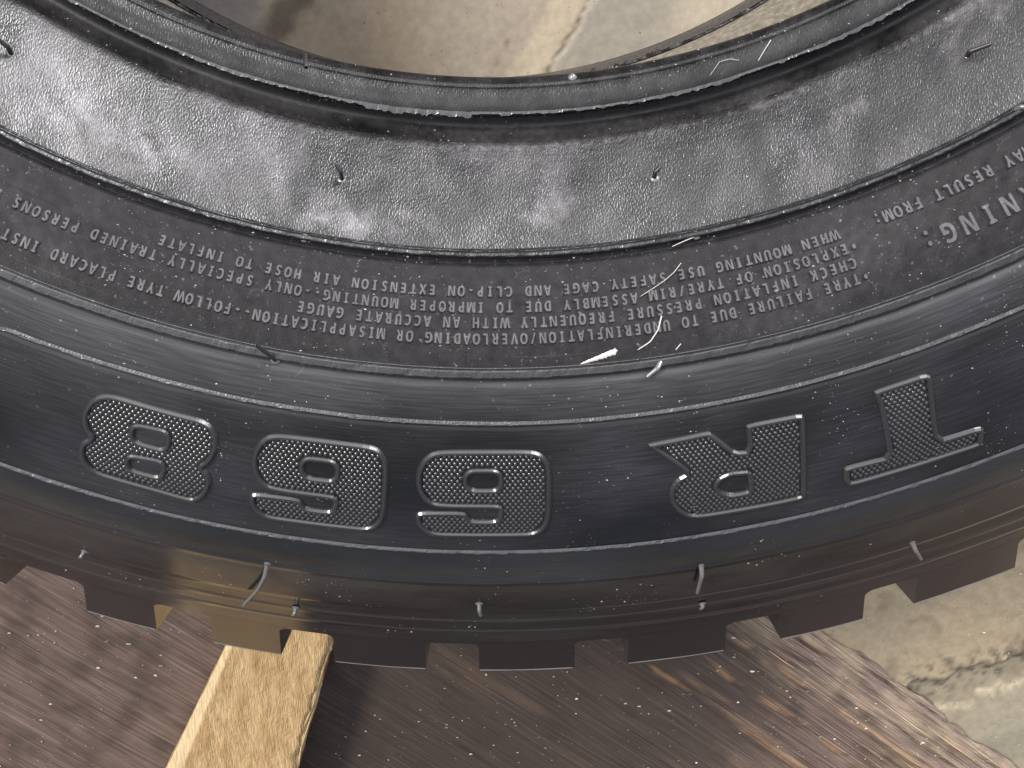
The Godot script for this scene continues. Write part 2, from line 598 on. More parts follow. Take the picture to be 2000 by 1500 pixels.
func build_block() -> void:
	var root := Node3D.new()
	root.name = "timber_block"
	root.position = Vector3(-0.17, BASEY, 0.68)
	add_child(root)
	tag(root, "pale sawn timber block with splintered right edge beside the tyre tread", "timber")
	var top := 0.040
	var nu := 60
	var nv := 150
	var v := PackedVector3Array()
	var c := PackedColorArray()
	var uv := PackedVector2Array()
	var g := noise(61, 40.0, 4)
	var g2 := noise(62, 130.0, 3)
	var edge_r := PackedVector3Array()
	var edge_l := PackedVector3Array()
	for j in nv:
		var z := 0.50 + 0.39 * j / (nv - 21.0)
		if j > nv - 21:
			z = 0.89 + 0.045 * (j - nv + 21)
		var t := (z - 0.649) / 0.087
		var xl := -0.193 - 0.046 * t + 0.0006 * g.get_noise_2d(z, 3.0)
		var xr := -0.119 - 0.030 * (z - 0.643) / 0.095 + 0.0022 * g.get_noise_2d(z * 1.5, 9.0) + 0.0012 * g2.get_noise_2d(z, 2.0)
		var bevel := clampf(0.005 + 0.006 * t, 0.003, 0.02)
		for i in nu:
			var w := i / (nu - 1.0)
			var x := lerpf(xl, xr, w)
			var fromleft := x - xl
			var b := g.get_noise_2d(x * 2.2, z * 0.45)
			var b2 := g2.get_noise_2d(x * 1.4, z * 0.5)
			var h := top + 0.0006 * b + 0.0005 * b2
			var onb := sm(bevel + 0.0006, bevel - 0.0006, fromleft)
			h -= maxf(bevel - fromleft, 0.0) * 0.55
			h -= 0.004 * pow(sm(0.007, 0.0, xr - x), 2.0)
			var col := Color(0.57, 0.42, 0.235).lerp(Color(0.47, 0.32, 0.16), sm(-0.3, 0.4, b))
			col = col.lerp(Color(0.36, 0.21, 0.095), sm(0.1, 0.5, b2) * 0.5)
			col = col.lerp(Color(0.66, 0.53, 0.34), onb)
			col = col.lerp(Color(0.60, 0.45, 0.26), sm(0.012, 0.002, xr - x) * 0.6)
			v.append(Vector3(x + 0.17, h, z - 0.68))
			c.append(col)
			uv.append(Vector2(z, x) / 0.12)
			if i == 0:
				edge_l.append(v[-1])
			if i == nu - 1:
				edge_r.append(v[-1])
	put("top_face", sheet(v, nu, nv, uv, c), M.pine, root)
	for s in 2:
		var e: PackedVector3Array = edge_l if s == 0 else edge_r
		var sv := PackedVector3Array()
		var sc := PackedColorArray()
		var su := PackedVector2Array()
		for k in 5:
			for j in nv:
				var p := e[j]
				p.y = lerpf(e[j].y, 0.0012, k / 4.0)
				if k > 0 and k < 4:
					p.x += 0.0008 * g2.get_noise_2d(p.z, k * 3.0)
				sv.append(p)
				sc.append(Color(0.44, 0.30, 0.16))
				su.append(Vector2(p.z, p.y) / 0.12)
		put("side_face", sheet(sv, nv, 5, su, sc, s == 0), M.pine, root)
	for e in 2:
		var j := 0 if e == 0 else nv - 1
		var a := edge_l[j]
		var b := edge_r[j]
		var ev := PackedVector3Array([a, b, Vector3(a.x, 0.0012, a.z), Vector3(b.x, 0.0012, b.z)])
		var eu := PackedVector2Array([Vector2(0, 0), Vector2(0, 0.6), Vector2(0.3, 0), Vector2(0.3, 0.6)])
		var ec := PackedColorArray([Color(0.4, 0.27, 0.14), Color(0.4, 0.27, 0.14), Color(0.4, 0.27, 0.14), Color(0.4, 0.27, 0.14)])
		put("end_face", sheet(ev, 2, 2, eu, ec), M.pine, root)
	var pm := StandardMaterial3D.new()
	pm.albedo_color = Color(0.50, 0.36, 0.20).linear_to_srgb()
	pm.roughness = 0.8
	for q in 16:
		var j := rng.randi_range(45, nv - 30)
		var a := edge_r[j] + Vector3(-0.001, 0.0003, 0)
		var b := edge_r[mini(j + rng.randi_range(6, 24), nv - 1)] + Vector3(rng.randf_range(-0.004, 0.0015), rng.randf_range(-0.001, 0.0025), 0)
		put("splinter", sliver(a, b, rng.randf_range(0.0004, 0.0011)), pm, root)


# ------------------------------------------------------------------ the tyre

func band(called: String, s0: float, s1: float, ds: float, m: Material, bump: float, tone: Callable) -> MeshInstance3D:
	# the part of the sidewall between two lengths along the profile, all the way round, fine where it is seen
	var ths := PackedFloat32Array()
	var t := -PI
	while t < -0.66:
		ths.append(t)
		t += 0.045
	t = -0.66
	while t < 0.66:
		ths.append(t)
		t += 0.0026
	while t < PI:
		ths.append(t)
		t += 0.045
	ths.append(PI)
	var nu := ths.size()
	var nv := maxi(2, int((s1 - s0) / ds) + 1)
	var v := PackedVector3Array()
	var c := PackedColorArray()
	var uv := PackedVector2Array()
	v.resize(nu * nv)
	c.resize(nu * nv)
	uv.resize(nu * nv)
	for j in nv:
		var s := lerpf(s0, s1, j / (nv - 1.0))
		var r := radius(s)
		var crease := fold(s)
		for i in nu:
			var th := ths[i]
			var x := th * r
			var h := bump * (n_low.get_noise_2d(x, s) * 1.0 + n_mid.get_noise_2d(x, s) * 0.06) + crease
			v[j * nu + i] = sp(th, s, h)
			var k: float = tone.call(x, s)
			c[j * nu + i] = Color(k, k * 0.985, k * 0.99)
			uv[j * nu + i] = Vector2(x, s) / TILE
	return put(called, sheet(v, nu, nv, uv, c), m, tyre)


# a few places where pale dust was smeared on the inner sidewall: (arc, length, reach, strength)
func smudge(x: float, s: float) -> float:
	var k := 0.0
	for q in [[-0.055, 0.0745, 0.012, 0.75], [-0.030, 0.0720, 0.010, 0.45], [0.012, 0.0660, 0.010, 0.5], [-0.120, 0.0660, 0.014, 0.6], [-0.150, 0.0620, 0.016, 0.6], [0.165, 0.0480, 0.018, 0.45], [0.125, 0.0560, 0.014, 0.35]]:
		var d := Vector2((x - q[0]) * 0.7, s - q[1]).length() / float(q[2])
		if d < 1.6:
			k += q[3] * exp(-d * d * 2.0) * clampf(0.75 + 1.3 * n_mid.get_noise_2d(x * 1.3, s * 1.3), 0.0, 1.3)
	return k


func ridge(called: String, path: PackedVector2Array, sect: Array, m: Material, wear := 0.25) -> MeshInstance3D:
	# a moulded line on the sidewall: path of (angle, length), cross-section of (mm across, mm up)
	var nu := path.size()
	var nv := sect.size()
	var v := PackedVector3Array()
	var uv := PackedVector2Array()
	var nn := noise(71, 160.0, 5)
	for j in nv:
		for i in nu:
			var p := path[i]
			var a := path[maxi(i - 1, 0)]
			var b := path[mini(i + 1, nu - 1)]
			var r := radius(p.y)
			var d := Vector2((b.x - a.x) * r, b.y - a.y).normalized()
			var q := Vector2(-d.y, d.x) * float(sect[j][0]) * 0.001
			var up: float = sect[j][1] * 0.001
			if up > 0.0:
				up *= 1.0 - wear * maxf(0.0, nn.get_noise_2d(p.x * r, j * 0.002))
				q *= 1.0 + wear * 0.4 * nn.get_noise_2d(p.x * r * 1.7, 3.0 + j * 0.001)
			v.append(sp(p.x + q.x / r, p.y + q.y, up - 0.00005 + (fold(p.y) if p.y > 0.28 else 0.0)))
			uv.append(Vector2(p.x * r, p.y + q.y) / TILE)
	var idx := PackedInt32Array()
	for j in nv - 1:
		for i in nu - 1:
			var a := j * nu + i
			idx.append_array([a, a + 1, a + nu, a + 1, a + nu + 1, a + nu])
	return put(called, arrays_mesh(v, idx, null, uv), m, tyre)


func arc(s: float, a: float, b: float, step := 0.0015) -> PackedVector2Array:
	var p := PackedVector2Array()
	var t := a
	while t <= b:
		p.append(Vector2(t, s))
		t += step
	return p


func build_tyre() -> void:
	tyre = Node3D.new()
	tyre.name = "tyre"
	tyre.position = Vector3(0, BASEY, 0)
	add_child(tyre)
	tag(tyre, "large black truck tyre lying flat with raised lettering and deep tread blocks", "tyre")
	var bloom := noise(81, 14.0, 4)
	# dusty bloom on the inner sidewall, rubbed away in places, with sheen painted into the tone
	band("bead", 0.0, 0.0272, 0.0005, M.bead, 0.00008, func(x, s): return 0.08 + 0.09 * n_mid.get_noise_2d(x, s))
	band("bead_groove", 0.0272, 0.0372, 0.0007, M.groove, 0.00020, func(x, s): return clampf(0.14 + 0.2 * bloom.get_noise_2d(x, s), 0.05, 1.0))
	band("inner_sidewall", 0.0372, 0.0815, 0.0008, M.inner, 0.00065, func(x, s): return clampf(smudge(x, s) + 0.14 + 0.46 * bloom.get_noise_2d(x, s) - 0.16 * sm(-0.10, 0.14, x) + 0.2 * bloom.get_noise_2d(x * 5.0, s * 2.0 + 3.0) + 0.4 * sm(0.0022, 0.0, absf(s - 0.0400)) * (0.6 + 1.2 * n_fine.get_noise_2d(x * 1.5, s)), 0.10, 1.0))  # fade to the right and strip by the groove are painted sheen
	band("warning_band", 0.0815, 0.1235, 0.0006, M.warn, 0.00014, func(x, s): return clampf(0.20 + 0.35 * bloom.get_noise_2d(x, s), 0.25, 1.0))
	band("letter_band", 0.1235, 0.1998, 0.0007, M.panel, 0.00016, func(x, s): return clampf(0.26 + 0.40 * bloom.get_noise_2d(x * 0.6, s) + 0.16 * sm(0.15, 0.125, s), 0.10, 1.0))
	band("shoulder", 0.1998, 0.2862, 0.0008, M.shoulder, 0.00018, func(x, s): return clampf(0.22 + 0.3 * bloom.get_noise_2d(x * 0.5, s * 2.0), 0.08, 1.0))
	# moulded rings
	ridge("rib", arc(0.0805, -1.0, 1.0, 0.0018), [[-0.4, 0], [0.1, 0.5], [0.35, 0.55], [0.55, 0.25], [0.8, 0.7], [1.05, 0.75], [1.25, 0.45], [1.7, 1.15], [2.1, 1.4], [3.0, 1.5], [3.25, 1.2], [3.4, 0]], M.rib, 0.22)
	ridge("rib", arc(0.1213, -1.0, 1.0, 0.0018), [[-0.4, 0], [0.15, 0.8], [0.4, 0.9], [0.6, 0.65], [1.1, 1.25], [1.5, 1.35], [3.3, 1.1], [3.75, 0.7], [3.9, 0]], M.rib, 0.22)
	var l3 := PackedVector2Array()
	for k in 12:      # the panel's rounded corner at the left
		var a := PI * 0.5 * k / 11.0
		l3.append(Vector2(-0.4260 - 0.0300 * sin(PI * 0.5 - a), 0.1530 - 0.0122 * sin(a)))
	l3.insert(0, Vector2(-0.456, 0.172))
	l3.append_array(arc(0.1407, -0.42, 1.0, 0.003))
	ridge("rib", l3, [[-0.9, 0], [-0.3, 0.75], [0.0, 0.95], [0.3, 0.9], [0.6, 0]], M.rib, 0.5)
	ridge("rib", arc(0.1996, -1.0, 1.0, 0.0018), [[-0.95, 0], [-0.3, 0.8], [0.0, 1.0], [0.3, 0.9], [0.65, 0]], M.rib, 0.5)
	build_flash()
	build_letters()
	build_warning()
	build_tread()
	build_inside()
	build_pins()


func build_flash() -> void:
	# the ragged fin of rubber that hangs over the groove beside the bead
	var nn := noise(91, 260.0, 3)
	var nb := noise(92, 28.0, 3)
	var nu := 1300
	var v := PackedVector3Array()
	v.resize(nu * 5)
	for i in nu:
		var th := -0.75 + 1.5 * i / (nu - 1.0)
		var x := th * 0.285
		var tear := 0.0006 + 0.0006 * nb.get_noise_2d(x, 0.0) + 0.0006 * nn.get_noise_2d(x, 1.0)
		if nb.get_noise_2d(x * 1.7, 4.0) > 0.24:
			tear *= 0.45
		if absf(x + 0.028) < 0.020:
			tear += 0.0007 + 0.0006 * nn.get_noise_2d(x * 2.0, 8.0)
		if absf(x + 0.006) < 0.005:
			tear *= 0.25
		tear = maxf(tear, 0.0002)
		var root := sp(th, 0.0190, 0.0)
		var out := Vector3(sin(th), 0, cos(th))
		var lift := 0.00025 * nn.get_noise_2d(x, 6.0)
		v[i] = root - Vector3(0, 0.0001, 0)
		v[nu + i] = root + out * (0.0005 + tear * 0.5) + Vector3(0, 0.00015 + lift * 0.5, 0)
		v[nu * 2 + i] = root + out * (0.0007 + tear) + Vector3(0, 0.0003 + lift, 0)
		v[nu * 3 + i] = root + out * (0.0007 + tear) + Vector3(0, -0.0001 + lift, 0)
		v[nu * 4 + i] = root + out * 0.0006 - Vector3(0, 0.0008, 0)
	var idx := PackedInt32Array()
	for j in 4:
		for i in nu - 1:
			var a := j * nu + i
			idx.append_array([a, a + 1, a + nu, a + 1, a + nu + 1, a + nu])
	put("moulding_flash", arrays_mesh(v, idx), M.letter, tyre)


const SHAPES := {
	"eight": "-139.60,151.30 -136.01,150.73 -123.51,151.08 -112.15,151.21 -106.73,151.38 -102.86,152.97 -100.72,156.44 -100.52,161.32 -101.36,165.48 -103.06,169.20 -105.15,171.25 -102.53,173.13 -101.68,176.87 -102.32,181.52 -104.23,185.83 -106.89,188.63 -110.20,188.94 -120.72,188.09 -131.75,187.88 -139.19,187.74 -142.87,185.87 -145.55,182.57 -146.38,178.08 -145.56,173.73 -142.77,170.67 -144.92,168.63 -146.42,164.90 -146.45,160.64 -144.97,156.21 -142.69,153.17",
	"eight_hole": "-128.10,160.89 -123.64,160.43 -118.88,160.30 -117.92,161.76 -117.90,165.33 -119.17,167.01 -123.36,166.95 -127.56,166.77 -128.80,165.41 -128.92,162.58",
	"eight_slot": "-128.61,174.60 -124.20,174.11 -119.22,173.67 -118.43,175.58 -118.82,178.95 -120.00,180.19 -124.43,180.22 -128.31,180.11 -129.37,178.50 -129.36,176.08",
	"six": "-22.67,150.97 -7.44,150.57 8.38,150.82 12.36,152.64 14.42,156.07 15.03,160.70 14.56,176.66 13.90,183.18 11.72,187.64 8.05,189.88 0.76,189.82 -16.04,189.89 -25.83,190.16 -29.46,187.74 -31.44,184.34 -31.88,181.07 -31.06,178.35 -23.05,177.62 -14.61,177.37 -13.49,180.52 -12.37,181.74 -5.06,181.68 -3.65,180.46 -3.21,178.01 -3.33,175.58 -7.56,175.37 -21.64,175.53 -26.15,174.97 -29.26,172.38 -31.14,168.85 -31.91,164.20 -31.55,159.54 -29.76,155.21 -26.95,152.27",
	"six_hole": "-12.61,159.77 -8.62,159.65 -4.63,159.72 -3.22,161.15 -3.10,164.72 -4.40,166.89 -8.65,166.96 -12.33,166.93 -14.04,164.80 -14.04,161.57",
	"r": "49.49,151.87 60.56,151.19 70.42,150.59 71.55,151.48 75.42,155.96 79.33,160.81 83.83,161.34 83.79,151.50 84.80,150.71 94.26,150.96 103.07,151.42 104.05,153.22 103.13,165.65 101.85,186.10 101.24,189.31 91.42,189.33 76.53,188.89 65.20,188.68 61.07,187.23 57.92,183.89 55.98,179.56 55.39,175.13 56.31,171.15 58.59,168.07 62.01,166.41 58.33,161.89 52.58,156.02 49.58,152.91",
	"r_hole": "83.06,171.55 82.78,179.54 79.34,179.53 76.35,179.51 72.88,176.88 72.08,174.53 73.41,171.93 76.81,170.59 79.79,171.03",
	"t": "129.15,150.39 138.10,150.21 146.71,150.28 148.67,152.02 148.22,158.65 147.70,169.22 147.96,179.72 154.23,180.08 161.47,180.72 162.99,182.37 161.90,188.66 160.16,189.83 150.71,189.28 139.55,189.07 125.57,188.88 116.62,188.87 115.04,186.91 115.35,179.99 116.39,179.19 123.40,179.39 130.67,179.97 130.28,168.42 130.02,158.25 128.83,151.40",
}


func on_face(p: Vector2, h: float) -> Vector3:
	return sp(p.x * 0.001 / 0.41, p.y * 0.001, h * 0.001)


func inset(p: PackedVector2Array, d: float) -> PackedVector2Array:
	var q := PackedVector2Array()
	var n := p.size()
	var turn := -1.0 if Geometry2D.is_polygon_clockwise(p) else 1.0
	for i in n:
		var a := (p[i] - p[posmod(i - 1, n)]).normalized()
		var b := (p[(i + 1) % n] - p[i]).normalized()
		var na := Vector2(-a.y, a.x) * turn
		var nb := Vector2(-b.y, b.x) * turn
		var m := (na + nb).normalized()
		var k := 1.0 / maxf(0.6, m.dot(na))
		q.append(p[i] + m * d * k)
	return q


func rim(p: PackedVector2Array, dir: float, v: PackedVector3Array, idx: PackedInt32Array) -> void:
	# raised border that follows the outline p (dir 1: inside it, -1: round a hole)
	var sect := [[-0.35, -0.05], [-0.15, 0.45], [0.45, 1.2], [0.6, 1.25], [1.15, 1.25], [1.3, 1.2], [1.75, 0.6], [1.95, -0.05]]
	var rings := []
	for c in sect:
		rings.append(inset(p, c[0] * dir))
	var base := v.size()
	var n := p.size()
	for k in sect.size():
		for i in n:
			var w: float = sect[k][1] * (1.0 + 0.05 * n_fine.get_noise_2d(p[i].x, p[i].y))
			v.append(on_face(rings[k][i], w))
	for k in sect.size() - 1:
		for i in n:
			var a := base + k * n + i
			var b := base + k * n + (i + 1) % n
			idx.append_array([a, b, a + n, b, b + n, a + n])


func letter(called: String, label: String, outline: String, holes: Array, soft: int, shift := 0.0) -> void:
	var o := parse(SHAPES[outline])
	for i in o.size():
		o[i].x += shift
	o = chaikin(o, soft)
	var v := PackedVector3Array()
	var idx := PackedInt32Array()
	rim(o, 1.0, v, idx)
	var keep := [inset(o, 1.9)]
	for hname in holes:
		var h := parse(SHAPES[hname])
		for i in h.size():
			h[i].x += shift
		h = chaikin(h, 2)
		rim(h, -1.0, v, idx)
		keep.append(inset(h, -1.8))
	var body := put(called, arrays_mesh(v, idx), M.letter, tyre, label)
	# the face between the borders is set with rows of small studs
	var kv := PackedVector3Array()
	var kn := PackedVector3Array()
	var ki := PackedInt32Array()
	var lo := Vector2(1e9, 1e9)
	var hi := -lo
	for p in o:
		lo = lo.min(p)
		hi = hi.max(p)
	var row := 0
	var y := lo.y
	while y < hi.y:
		var x := lo.x + (0.96 if row % 2 else 0.0)
		while x < hi.x:
			var p := Vector2(x + rng.randfn(0, 0.05), y + rng.randfn(0, 0.05))
			var good := Geometry2D.is_point_in_polygon(p, keep[0])
			for k in range(1, keep.size()):
				good = good and not Geometry2D.is_point_in_polygon(p, keep[k])
			if good:
				var base := kv.size()
				var tall := rng.randf_range(0.62, 0.85)
				for ring in [[0.88, -0.02, 0.45], [0.62, 0.42, 0.55], [0.34, 0.80, 0.75]]:
					for q in 8:
						var a := TAU * q / 8.0
						var d := Vector2(cos(a), sin(a))
						kv.append(on_face(p + d * ring[0], ring[1] * tall))
						kn.append((on_face(p + d, 0.0) - on_face(p, 0.0)).normalized() * (1.0 - ring[2]) + (on_face(p, 1.0) - on_face(p, 0.0)).normalized() * ring[2])
				kv.append(on_face(p, tall))
				kn.append((on_face(p, 1.0) - on_face(p, 0.0)).normalized())
				for r in 2:
					for q in 8:
						var a := base + r * 8 + q
						var b := base + r * 8 + (q + 1) % 8
						ki.append_array([a, b, a + 8, b, b + 8, a + 8])
				for q in 8:
					ki.append_array([base + 16 + q, base + 16 + (q + 1) % 8, base + 24])
			x += 1.92
		y += 1.48
		row += 1
	tag(put("knurling", arrays_mesh(kv, ki, kn), M.stud, body), "", "", "", "stuff")


func build_letters() -> void:
	var st := StandardMaterial3D.new()
	st.albedo_color = Color(0.014, 0.0135, 0.015).linear_to_srgb()
	st.roughness = 0.22
	st.metallic_specular = 0.9
	M.stud = st
	letter("raised_digit", "raised 8 with two slots and a studded face", "eight", ["eight_hole", "eight_slot"], 2)
	letter("raised_digit", "studded raised 6 beside the 8", "six", ["six_hole"], 2, -56.6)
	letter("raised_digit", "studded raised 6 beside the R", "six", ["six_hole"], 2)
	letter("raised_letter", "studded raised letter R", "r", ["r_hole"], 1)
	letter("raised_letter", "studded raised letter T", "t", [], 1)


var glyphs := {}
var font: Font
var cap := 0.7
var foot := 0.0


func glyph(ch: String) -> Array:
	if not glyphs.has(ch):
		var t := TextMesh.new()
		t.font = font
		t.text = ch
		t.font_size = 64
		t.pixel_size = 1.0 / 64.0
		t.depth = 1.0
		t.curve_step = 6.0
		glyphs[ch] = t.surface_get_arrays(0) if t.get_surface_count() else []
	return glyphs[ch]


func build_warning() -> void:
	var base := SystemFont.new()
	base.font_names = PackedStringArray(["Droid Sans"])
	base.font_weight = 700
	font = base
	var hv: PackedVector3Array = glyph("H")[Mesh.ARRAY_VERTEX]
	var lo := 1e9
	var hi := -1e9
	for p in hv:
		lo = minf(lo, p.y)
		hi = maxf(hi, p.y)
	cap = hi - lo
	foot = lo
	words("•TYRE FAILURE DUE TO UNDERINFLATION/OVERLOADING OR MISAPPLICATION--FOLLOW TYRE PLACARD INST", 0.33277, -0.0087849, 0.1120, 3.5)
	words("CHECK INFLATION PRESSURE FREQUENTLY WITH AN ACCURATE GAUGE", 0.32611, -0.0090810, 0.1067, 3.5)
	words("•EXPLOSION OF TYRE/RIM ASSEMBLY DUE TO IMPROPER MOUNTING--ONLY SPECIALLY TRAINED PERSONS S", 0.33270, -0.0091385, 0.1015, 3.5)
	words("WHEN MOUNTING USE SAFETY CAGE AND CLIP-ON EXTENSION AIR HOSE TO INFLATE", 0.31992, -0.0092997, 0.0960, 3.5)
	words("WARNING:", 0.52805, -0.018866, 0.1083, 6.4)
	words("MAY RESULT FROM:", 0.51063, -0.0098512, 0.0957, 3.9)


func words(text: String, th0: float, step: float, s: float, tall: float) -> void:
	# every word is a part; its letters stand 0.55 mm proud and follow the ring
	var k := 0
	for w in text.split(" "):
		var v := PackedVector3Array()
		var uv := PackedVector2Array()
		var idx := PackedInt32Array()
		for ch in w:
			var th := th0 + step * k
			k += 1
			var a := glyph(ch)
			if a.is_empty():
				continue
			var gv: PackedVector3Array = a[Mesh.ARRAY_VERTEX]
			var gi = a[Mesh.ARRAY_INDEX]
			var first := v.size()
			var r := radius(s)
			var scale := tall * 0.001 / cap
			var rise := 0.0008 * rng.randf_range(0.75, 1.1)
			var gn: PackedVector3Array = a[Mesh.ARRAY_NORMAL]
			for i in gv.size():
				# the sides of a moulded letter slope: widen the foot of each wall along its normal
				var p := gv[i]
				var foot_out := Vector2.ZERO
				if p.z < 0.0 and absf(gn[i].z) < 0.5:
					foot_out = Vector2(gn[i].x, gn[i].y).normalized() * 0.00045
				var y := (p.y - foot) / cap - 0.5
				v.append(sp(th - (p.x * scale * 0.74 + foot_out.x) / r, s + y * tall * 0.001 + foot_out.y, (p.z + 0.5) * rise * (1.0 + 0.25 * n_mid.get_noise_2d(th, s)) - 0.0001))
				uv.append(Vector2(th * r - p.x * scale, s + y * tall * 0.001) / TILE)
			if gi == null or gi.size() == 0:
				for i in gv.size():
					idx.append(first + i)
			else:
				for i in gi:
					idx.append(first + i)
		k += 1
		if v.size():
			put("raised_word", arrays_mesh(v, idx, null, uv), M.text, tyre)


func build_tread() -> void:
	# angles where the grooves between the shoulder blocks begin and end
	var cuts := [-0.4089, -0.3614, -0.3023, -0.2544, -0.1965, -0.151, -0.0724, -0.0268, 0.0551, 0.1009, 0.1846, 0.2328, 0.3031, 0.3474, 0.4337, 0.480]
	var spans := []
	for i in range(1, cuts.size() - 1, 2):
		spans.append([cuts[i], cuts[i + 1]])
	var t: float = cuts[-1]
	var pitch := [0.057, 0.080, 0.083, 0.058, 0.069, 0.081, 0.057]
	var q := 0
	while t < TAU - 0.4089 - 0.06:
		var w: float = pitch[q % 7]
		if t + w > TAU - 0.4089 - 0.02:
			w = TAU - 0.4089 - t
		spans.append([t, t + w])
		t += w + 0.046
		q += 1
	var worn := StandardMaterial3D.new()
	worn.albedo_color = Color(0.13, 0.125, 0.12).linear_to_srgb()  # pale tone that paints the highlight on the block edges
	worn.roughness = 0.5
	M.burr = worn
	var sg := 0.2858
	# the floor of the grooves: a drum between the two shoulders
	var nu := 260
	var rows := [[0.2862, 0.0], [0.2862, -0.0012], [0.2862, -0.02], [0.2862, -0.05], [0.2862, -0.085], [0.2862, -0.12], [0.2862, -0.15], [0.2862, -0.168]]
	var v := PackedVector3Array()
	var c := PackedColorArray()
	var uv := PackedVector2Array()
	for j in rows.size():
		for i in nu:
			var th := -PI + TAU * i / (nu - 1.0)
			var p := sp(th, rows[j][0], fold(rows[j][0]))
			var o := Vector3(sin(th), 0, cos(th))
			if j > 1:
				p += o * (0.003 if j < rows.size() - 1 else 0.0)
			p.y += rows[j][1]
			v.append(p)
			c.append(Color(0.35, 0.35, 0.35))
			uv.append(Vector2(th * 0.5, rows[j][1]) / TILE)
	put("groove_floor", sheet(v, nu, rows.size(), uv, c), M.block, tyre)
	for sp_ in spans:
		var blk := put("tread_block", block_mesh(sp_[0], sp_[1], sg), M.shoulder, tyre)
		# a thin pale burr along the outer edge, added to paint its highlight
		var burr := ridge("pale_edge", arc(0.3196, sp_[0] + 0.0008, sp_[1] - 0.0008, 0.0012), [[-0.45, -0.3], [-0.15, 0.10], [0.15, 0.12], [0.45, -0.5]], M.burr, 0.9)
		burr.reparent(blk, false)


func block_mesh(a: float, b: float, sg: float) -> ArrayMesh:
	# one shoulder block: sloping top, fillets against the shoulder, an outer face that bulges to the crown
	var v := PackedVector3Array()
	var c := PackedColorArray()
	var uv := PackedVector2Array()
	var idx := PackedInt32Array()
	var along := [0.2842, 0.2858, 0.2866, 0.2878, 0.2892, 0.2910, 0.2990, 0.3090, 0.3182, 0.3193, 0.3200]
	var cols := 14
	var ends: Array[PackedVector3Array] = [PackedVector3Array(), PackedVector3Array()]
	for k in along.size():
		var s: float = along[k]
		var flare := 0.0035 * pow(clampf(1.0 - (s - sg) / 0.0045, 0.0, 1.0), 2.0)
		if s < sg:
			flare = 0.0035
		var r := radius(s)
		var drop := -0.0006 * sm(0.3188, 0.3200, s)
		for i in cols:
			var w := i / (cols - 1.0)
			var th := lerpf(a - flare / r, b + flare / r, w)
			var p := sp(th, s, drop + fold(s) + 0.00018 * (n_low.get_noise_2d(th * r, s) + n_mid.get_noise_2d(th * r, s) * 0.06) + 0.00003)
			v.append(p)
			uv.append(Vector2(th * 0.5, s) / TILE)
			c.append(Color(0.22, 0.215, 0.215) if k < along.size() - 2 else Color(1, 0.98, 0.96))  # outermost rows paler: edge highlight painted in
	for k in along.size() - 1:
		for i in cols - 1:
			var o := k * cols + i
			idx.append_array([o, o + 1, o + cols, o + 1, o + cols + 1, o + cols])
	# the two sides, from the top down to the mid-plane and beyond
	var depth := [0.0, -0.0008, -0.01, -0.025, -0.045, -0.066, -0.09, -0.115, -0.132]
	var bulge := [0.0, 0.0004, 0.0022, 0.0048, 0.0068, 0.0074, 0.0062, 0.003, 0.0]
	for side in 2:
		var first := v.size()
		for d in depth.size():
			for k in along.size():
				var top := v[k * cols + (0 if side == 0 else cols - 1)]
				var out := Vector3(top.x, 0, top.z).normalized()
				var t := clampf(float(k) / (along.size() - 1), 0, 1)
				var p: Vector3 = top + out * bulge[d] * t * t
				p.y = top.y + depth[d] if t < 0.99 else top.y + depth[d]
				v.append(p)
				uv.append(Vector2(p.y, along[k]) / TILE)
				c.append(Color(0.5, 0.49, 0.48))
		for d in depth.size() - 1:
			for k in along.size() - 1:
				var o := first + d * along.size() + k
				if side == 0:
					idx.append_array([o, o + 1, o + along.size(), o + 1, o + along.size() + 1, o + along.size()])
				else:
					idx.append_array([o, o + along.size(), o + 1, o + 1, o + along.size(), o + along.size() + 1])
	# the outer face
	var f0 := v.size()
	for d in depth.size():
		for i in cols:
			var top := v[(along.size() - 1) * cols + i]
			var out := Vector3(top.x, 0, top.z).normalized()
			v.append(top + out * bulge[d] + Vector3(0, depth[d], 0))
			uv.append(Vector2(i * 0.03, depth[d] / TILE))
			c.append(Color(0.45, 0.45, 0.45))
	for d in depth.size() - 1:
		for i in cols - 1:
			var o := f0 + d * cols + i
			idx.append_array([o, o + 1, o + cols, o + 1, o + cols + 1, o + cols])
	var nor := PackedVector3Array()
	nor.resize(v.size())
	for k in along.size():
		for i in cols:
			var p := v[k * cols + i]
			var o := Vector3(p.x, 0, p.z).normalized()
			var q := clampi(int(along[k] / DS), 0, NR.size() - 1)
			nor[k * cols + i] = (o * NR[q] + Vector3.UP * NY[q]).normalized()
	for i in range(along.size() * cols, f0):
		var p := v[i]
		var side := Vector3(p.z, 0, -p.x).normalized()
		nor[i] = side * (-1.0 if i < along.size() * cols + depth.size() * along.size() else 1.0)
	for i in range(f0, v.size()):
		nor[i] = Vector3(v[i].x, 0, v[i].z).normalized()
	return arrays_mesh(v, idx, nor, uv, c)


